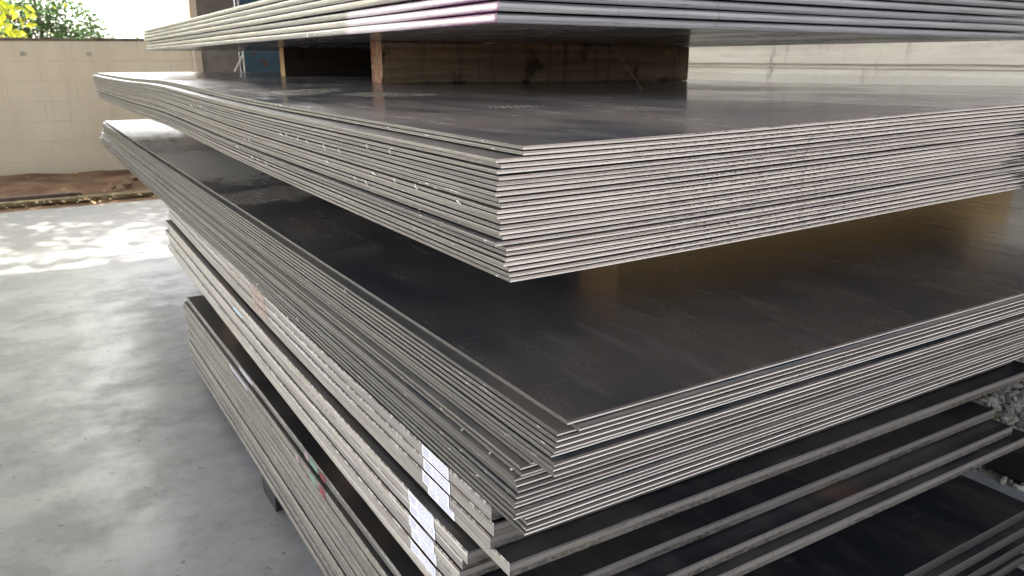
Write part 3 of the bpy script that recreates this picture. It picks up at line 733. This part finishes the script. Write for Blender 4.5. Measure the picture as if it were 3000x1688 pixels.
tag(o, 'mossy timber plank edging the concrete floor before the dirt strip', 'plank')
# stones at the foot of the wall
M_rock = simple('brown_rock', (.20, .14, .09), .9, .4, 18, bmp=.5)
def rock(p, s, sd):
    rr = random.Random(sd); mb = MB(); n = 8; rings = []
    for j in range(5):
        th = math.pi*j/4; ring = []
        for k in range(n):
            q = rr.uniform(.78, 1.15); ring.append(Vector((math.sin(th)*math.cos(k*2*math.pi/n)*s*q, math.sin(th)*math.sin(k*2*math.pi/n)*s*.8*q, math.cos(th)*s*.6*q)))
        rings.append(ring)
    for A, B in zip(rings, rings[1:]):
        for k in range(n): mb.quad([A[k], B[k], B[(k+1) % n], A[(k+1) % n]], 0)
    o = mb.build('rock', M_rock); o.location = p; return o
for k, (px, py, s) in enumerate(((372, 540, .06), (395, 522, .05), (330, 552, .035))):
    p = onz(px, py, -ZF+.02); o = rock(W3(p.x, p.y, -ZF+.025), s*S*.6, k)
    tag(o, ['brown rock at the foot of the wall beside the stacked sheets, largest', 'brown rock against the wall, nearest the sheet ends', 'small flat brown rock lying on the dirt before the wall'][k], 'rock', 'rocks at the foot of the wall')

# boundary wall
wa = Vector((-6.0, 7.066)); wb = Vector((1.18, 6.282)); wd = (wb-wa).normalized(); wlen = (wb-wa).length*S
root = empty('boundary_wall', W3(wa.x, wa.y, -ZF-.03), math.atan2(wd.y, wd.x))
tag(root, 'cream painted concrete block wall behind the yard with a dark mossy top', 'wall')
M_wall = wall_mat(); M_cop = simple('mossy_coping', (.14, .115, .085), .95, .45, 14, bmp=.4)
mb = MB(); mb.box((0, 0, 0), (wlen, .16, 1.395), 0); mb.build('wall', M_wall, root)
mb = MB()
n = 40; rr = random.Random(2)
for k in range(n):
    a, b = wlen*k/n, wlen*(k+1)/n; h = .018 + rr.uniform(0, .012)
    mb.box((a, -.012, 1.397), (b, .172, 1.397+h), 0)
mb.build('coping', M_cop, root)
M_plug = simple('green_stained_plug', (.34, .35, .27), .8, .3, 30)
for px, py in ((66, 157), (260, 159)):
    r_ = ray(px, py); nrm = Vector((-wd.y, wd.x, 0)); t_ = Vector((wa.x, wa.y, 0)).dot(nrm)/r_.dot(nrm); p = r_*t_
    s_ = (Vector((p.x, p.y))-wa).dot(wd)*S; zz = (p.z+ZF+.03)*S
    mb = MB(); mb.tube([(s_, .004, zz), (s_, -.012, zz)], .024, 10); mb.build('wall_plug', M_plug, root)

# workshop building at the end of the wall
root = empty('workshop_building', W3(1.14, 6.2, -ZF-.03))
tag(root, 'grey workshop building with a cream corner column and a blue door', 'building')
M_colm = simple('cream_render_column', (.52, .44, .34), .85, .12, 6); M_grey = simple('grey_cement_render', (.16, .145, .13), .85, .3, 2.5); M_bluep = simple('blue_painted_steel', (.011, .048, .076), .5, .2, 8, bmp=.05)
M_rustspot = simple('rust_spot', (.07, .035, .025), .8, .3, 20, bmp=0)
mb = MB(); mb.box((-.01, 0, 0), (.062, .12, 3.6), 0); mb.build('column', M_colm, root)
mb = MB(); mb.box((.064, .03, 0), (.462, .20, 3.6), 0); mb.build('wall_panel', M_grey, root)
mb = MB(); mb.box((.472, .0, 0), (1.5, .06, 3.6), 0)
door = mb.build('door', M_bluep, root)
for (x, z, s) in ((.70, 1.20, .022), (.73, 1.16, .03), (.62, 1.27, .018)):
    mb = MB(); mb.tube([(x, -.001, z), (x, -.004, z)], s, 9); mb.build('rust_spot', M_rustspot, door)
mb = MB(); mb.box((1.5, .03, 0), (5.0, .2, 3.6), 0); mb.build('side_wall', M_grey, root)
M_wpost = simple('white_painted_tube', (.62, .60, .55), .5, .1, 12)
root = empty('bracket_post', W3(1.452, 6.12, -ZF-.02))
tag(root, 'thin white post with a diagonal brace in front of the blue door', 'post')
mb = MB(); mb.tube([(0, 0, 0), (0, 0, 2.2)], .009, 8); mb.build('post', M_wpost, root)
mb = MB(); mb.tube([(-.004, -.002, 1.24), (-.16, -.002, .98)], .008, 8); mb.build('brace', M_wpost, root)

# pale concrete wall running along the right of the stack
def plinth():
    m, nt, b = mat('stained_pale_wall'); o = coords(nt, 'Object'); s = sep(nt, o)
    n1 = noise(nt, mapping(nt, o, (1, .5, 3)), 2.2, 6, .65); n2 = noise(nt, mapping(nt, o, (1, 7, .8)), 1.6, 5, .6); n3 = noise(nt, o, 40, 4, .6)
    c = mix(nt, mapr(nt, n1, .3, .7), (.80, .74, .63), (.92, .88, .79))
    band = math_(nt, 'MULTIPLY', mapr(nt, s[2], 1.165, 1.185), mapr(nt, n1, .4, .58))
    c = mix(nt, math_(nt, 'MULTIPLY', band, .5), c, (.40, .30, .265))
    c = mix(nt, math_(nt, 'MULTIPLY', mapr(nt, n2, .6, .72), .5), c, (.22, .16, .13))
    c = mix(nt, math_(nt, 'MULTIPLY', mapr(nt, n3, .6, .75), .25), c, (.3, .26, .22))
    c = mix(nt, mapr(nt, math_(nt, 'ADD', s[2], math_(nt, 'MULTIPLY', n1, .05)), 1.06, 1.02), c, (.045, .04, .036))     # dark base: shade low on the wall painted into the colour
    L(nt, c, b.inputs['Base Color']); b.inputs['Roughness'].default_value = .40; bump(nt, b, n3, .25, .003)
    return m
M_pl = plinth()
prof = [(0, 0), (0, 1.085), (.012, 1.092), (.012, 1.112), (-.004, 1.120), (-.004, 1.126), (.03, 1.130), (.03, 1.1365), (0, 1.140), (0, 1.172), (.014, 1.186), (.014, 1.235), (.02, 1.245), (.02, 1.62), (.3, 1.62), (.3, 0)]
mb = MB(); rr = random.Random(3); yy = [-.6 + .12*k for k in range(70)]
secs = [[(x*1.0 + rr.uniform(-.001, .001), y*S, z + rr.uniform(-.0012, .0012)) for x, z in prof] for y in yy]
for a, b in zip(secs, secs[1:]):
    for i in range(len(prof)):
        j = (i+1) % len(prof); mb.quad([a[i], a[j], b[j], b[i]][::-1], 0)
mb.quad(secs[0][::-1], 0); mb.quad(secs[-1], 0)
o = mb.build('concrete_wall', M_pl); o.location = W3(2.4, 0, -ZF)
tag(o, 'pale stained concrete wall with a dark horizontal groove, seen behind the timber block', 'wall')

# crushed stone beside the stack
def gravel_mat():
    m, nt, b = mat('crushed_stone'); g = N(nt, 'ShaderNodeNewGeometry'); r = g.outputs['Random Per Island']
    c = mix(nt, r, (.11, .112, .105), (.50, .49, .43)); n = noise(nt, coords(nt, 'Object'), 60, 4, .6)
    c = mix(nt, math_(nt, 'MULTIPLY', mapr(nt, n, .4, .7), .4), c, (.12, .12, .11))
    L(nt, c, b.inputs['Base Color']); b.inputs['Roughness'].default_value = .8; return m
mb = MB(); rr = random.Random(21)
ICO = []
t_ = (1+5**.5)/2
for a, b, c in [(-1,t_,0),(1,t_,0),(-1,-t_,0),(1,-t_,0),(0,-1,t_),(0,1,t_),(0,-1,-t_),(0,1,-t_),(t_,0,-1),(t_,0,1),(-t_,0,-1),(-t_,0,1)]: ICO.append(Vector((a, b, c)).normalized())
ICF = [(0,11,5),(0,5,1),(0,1,7),(0,7,10),(0,10,11),(1,5,9),(5,11,4),(11,10,2),(10,7,6),(7,1,8),(3,9,4),(3,4,2),(3,2,6),(3,6,8),(3,8,9),(4,9,5),(2,4,11),(6,2,10),(8,6,7),(9,8,1)]
gv, gf = [], []
for k in range(8500):
    x = rr.uniform(1.50, 2.39); y = rr.uniform(.35, 1.5)
    if x < 1.6 and rr.random() < .5: continue
    h = .055*smooth01((x-1.62)/.4)*smooth01((y-.70)/.2)
    if y < .82 and x < 1.8 and rr.random() < .35: continue
    s = rr.uniform(.0045, .0125); p = W3(x, y, -ZF + h + rr.uniform(-.006, .004))
    sc = Vector((rr.uniform(.7, 1.3), rr.uniform(.7, 1.3), rr.uniform(.5, .9)))
    rotm = Matrix.Rotation(rr.uniform(0, 6.28), 3, Vector((rr.uniform(-1, 1), rr.uniform(-1, 1), rr.uniform(-1, 1))).normalized())
    kk = len(gv)
    for q in ICO:
        w = rotm @ Vector((q.x*sc.x, q.y*sc.y, q.z*sc.z))*(s*S*rr.uniform(.8, 1.15)); gv.append(tuple(p+w))
    gf += [(kk+a, kk+b, kk+c) for a, b, c in ICF]
me = bpy.data.meshes.new('gravel'); me.from_pydata(gv, [], gf); me.materials.append(gravel_mat()); me.update()
o = bpy.data.objects.new('gravel', me); COL.objects.link(o); tag(o, 'pile of pale crushed stone on the ground right of the stack', 'gravel', kind='stuff')
M_gd = simple('stone_dust', (.26, .235, .19), .95, .35, 8, bmp=.4)
mb = MB()
for i in range(10):
    for j in range(18):
        def gp(i, j):
            x = 1.501 + .0899*i; y = -.6 + .18*j; h = .05*smooth01((x-1.62)/.4)*smooth01((y-.70)/.2) - .006
            return W3(x, y, -ZF+h)
        mb.quad([gp(i, j), gp(i+1, j), gp(i+1, j+1), gp(i, j+1)], 0)
tag(mb.build('gravel_ground', M_gd), kind='structure')
# a curled dry leaf and a dark rubber block on the gravel
M_leafb = simple('dry_orange_leaf', (.42, .20, .06), .7, .3, 12, bmp=0)
p = onz(2925, 1352, -.79); mb = MB(); n = 7
for k in range(n):
    def lp(a, sd): w = .045*math.sin(min(1, a*1.02)*math.pi)**.7; return (a*.13-.065, sd*w, .008 + .03*(a-.5)**2*4 + .012*abs(sd))
    a, b = k/n, (k+1)/n
    mb.quad([lp(a, 0), lp(b, 0), lp(b, 1), lp(a, 1)], 0); mb.quad([lp(a, -1), lp(b, -1), lp(b, 0), lp(a, 0)], 0)
o = mb.build('dry_leaf', M_leafb); o.location = W3(p.x, p.y, -.797); o.rotation_euler = (0, 0, .2)
tag(o, 'curled orange-brown dry leaf on the ground by the gravel', 'leaf')
p = onz(3006, 1415, -ZF); mb = MB(); mb.box((-.03, -.02, 0), (.12, .10, .085), 0, .01)
o = mb.build('rubber_block', M_black); o.location = W3(p.x, p.y, -ZF+.004); tag(o, 'black rubber block on the gravel at the right edge', 'block')

# unseen bank-shaped blocker added at the open front right: it keeps the low sky off the bottom plates
mb = MB(); rr = random.Random(8)
bx = [.55 + .25*k for k in range(22)]; by = [(-.25, 0), (-.45, .55), (-.75, .82), (-1.1, .94), (-2.2, .96), (-3.2, 0)]
bp = {}
for i, x in enumerate(bx):
    e = smooth01((x-.55)/.6)
    for j, (y, h) in enumerate(by): bp[i, j] = W3(x, y + rr.uniform(-.03, .03) - .15*(1-e), -ZF - .03 + h*e + rr.uniform(-.015, .015))
for i in range(len(bx)-1):
    for j in range(len(by)-1): mb.quad([bp[i, j], bp[i, j+1], bp[i+1, j+1], bp[i+1, j]], 0)
tag(mb.build('sky_blocker', M_dirt), kind='structure')

# ------------------------------------------------------------------ trees beyond the wall
M_bark = simple('bark', (.12, .085, .06), .95, .3, 10, bmp=.5)
def tree(label_, base, h, clumps, leaf, lm, nleaf, sd, group='trees beyond the wall'):
    rr = random.Random(sd); root = empty('tree', base); tag(root, label_, 'tree', group)
    mb = MB(); top = Vector((0, 0, h*.55))
    mb.tube([(0, 0, -.1), (.04, .03, h*.2), (-.03, .05, h*.4), top], [h*.035, h*.028, h*.022, h*.014], 9)
    for (c, r) in clumps:
        c = Vector(c); st = Vector((0, 0, h*rr.uniform(.2, .5))); mid = st.lerp(c, .5) + Vector((rr.uniform(-.2, .2), rr.uniform(-.2, .2), -.1))
        mb.tube([st, mid, c], [h*.014, h*.009, h*.003], 6)
        for _ in range(5):
            q = c + Vector((rr.gauss(0, 1), rr.gauss(0, 1), rr.gauss(0, 1)*.7)).normalized()*r[0]*.8; mb.tube([mid.lerp(c, rr.random()), q], [h*.004, h*.0012], 4)
    mb.build('trunk', M_bark, root)
    V, Fc = [], []
    tot = sum(r[0]*r[1]*r[2] for _, r in clumps)
    for (c, r) in clumps:
        c = Vector(c); n = int(nleaf*r[0]*r[1]*r[2]/tot)
        tw = [Vector((rr.gauss(0, .5)*r[0], rr.gauss(0, .5)*r[1], rr.gauss(0, .5)*r[2])) for _ in range(max(6, n//14))]
        for k in range(n):
            q = c + rr.choice(tw) + Vector((rr.gauss(0, 1), rr.gauss(0, 1), rr.gauss(0, 1)))*leaf*1.15
            s = leaf*rr.uniform(.6, 1.25)*.5
            d = Vector((rr.gauss(0, 1), rr.gauss(0, 1), rr.gauss(-.5, .7))).normalized(); w = d.orthogonal().normalized(); w.rotate(Matrix.Rotation(rr.uniform(0, 6.28), 3, d)); nn = d.cross(w)
            kk = len(V)
            V += [tuple(q-d*s), tuple(q-d*s*.1+w*s*.55+nn*s*.12), tuple(q+d*s*1.1), tuple(q-d*s*.1-w*s*.55+nn*s*.12)]
            Fc += [(kk, kk+1, kk+2), (kk, kk+2, kk+3)]
    me = bpy.data.meshes.new('crown'); me.from_pydata(V, [], Fc); me.materials.append(lm); me.update()
    o = bpy.data.objects.new('crown', me); COL.objects.link(o); o.parent = root
    return root
M_lf1 = leaf_mat('sunlit_yellow_leaf', (.17, .24, .02), (.30, .34, .04), (.62, .70, .06))
M_lf2 = leaf_mat('green_leaf', (.045, .085, .035), (.08, .12, .055), (.10, .19, .07))
tree('tall yellow-green sunlit tree behind the left end of the wall', (-1.7, 11.6, 0), 6.5,
     [((.1, -.2, 2.0), (1.5, .9, .8)), ((1.2, -.3, 1.75), (1.0, .7, .7)), ((1.75, -.1, 2.35), (.75, .6, .45)), ((-1.2, 0, 2.6), (1.3, 1.0, .9)), ((.2, .2, 4.2), (1.5, 1.1, .9)), ((1.7, .4, 5.0), (1.0, .9, .6)), ((-1.4, .3, 5.0), (1.3, 1.0, .8)), ((.5, .5, 6.0), (1.2, 1.0, .7)), ((-.6, .4, 6.8), (1.1, .9, .6)), ((-.4, .1, 5.2), (1.1, .9, .6)), ((1.2, .2, 3.6), (.9, .7, .6))], .15, M_lf1, 12500, 5)
tree('smaller dark green bushy tree right of the yellow-green one', (.3, 14.4, 0), 2.9,
     [((.0, 0, 1.5), (.9, .6, .75)), ((.55, -.1, 1.3), (.62, .5, .6)), ((.15, .1, 2.1), (.65, .5, .5)), ((.85, 0, 1.55), (.36, .3, .28)), ((-.8, .1, 1.6), (.7, .5, .7))], .075, M_lf2, 9000, 8)

# ------------------------------------------------------------------ shed roof over the stack (open sided)
M_roof = simple('galvanised_roof_sheet', (.22, .21, .20), .6, .2, 3, bmp=.05)
mb = MB(); x0, x1, y0, y1, zr = -5.5, 10.0, -1.7, 9.0, 4.1
n = 60
for k in range(n):
    a, b = x0+(x1-x0)*k/n, x0+(x1-x0)*(k+1)/n; za, zb_ = zr + .03*(k % 2), zr + .03*((k+1) % 2)
    mb.quad([(a, y0, za), (a, y1, za+.25), (b, y1, zb_+.25), (b, y0, zb_)], 0)
    mb.quad([(a, y0, za+.05), (b, y0, zb_+.05), (b, y1, zb_+.30), (a, y1, za+.30)], 0)
tag(mb.build('shed_roof', M_roof), kind='structure')

# ------------------------------------------------------------------ light
SUN_EL, SUN_AZ = R(47), R(-20)     # azimuth measured from +Y towards +X
w = bpy.data.worlds.new('World'); scene.world = w; w.use_nodes = True
nt = w.node_tree; bg = nt.nodes['Background']
sky = N(nt, 'ShaderNodeTexSky', sky_type='NISHITA'); sky.sun_disc = False; sky.sun_elevation = SUN_EL; sky.sun_rotation = SUN_AZ
sky.air_density = 1.0; sky.dust_density = 4.0; sky.ozone_density = 1.0
hs = N(nt, 'ShaderNodeHueSaturation'); hs.inputs['Saturation'].default_value = .28
L(nt, sky.outputs[0], hs.inputs['Color']); L(nt, hs.outputs[0], bg.inputs['Color']); bg.inputs['Strength'].default_value = .12
sd = bpy.data.lights.new('sun', 'SUN'); sd.energy = 4.0; sd.angle = R(.5); sd.color = (1, .91, .76)
so = bpy.data.objects.new('sun', sd); COL.objects.link(so)
dirv = Vector((math.sin(SUN_AZ)*math.cos(SUN_EL), math.cos(SUN_AZ)*math.cos(SUN_EL), math.sin(SUN_EL)))
so.rotation_euler = dirv.to_track_quat('Z', 'Y').to_euler(); so.location = (0, 0, 8)

vs = scene.view_settings; scene.cycles.filter_width = 1.2; vs.view_transform = 'Standard'; vs.look = 'None'; vs.gamma = 1.0; vs.use_curve_mapping = False
vs.exposure = 2.85
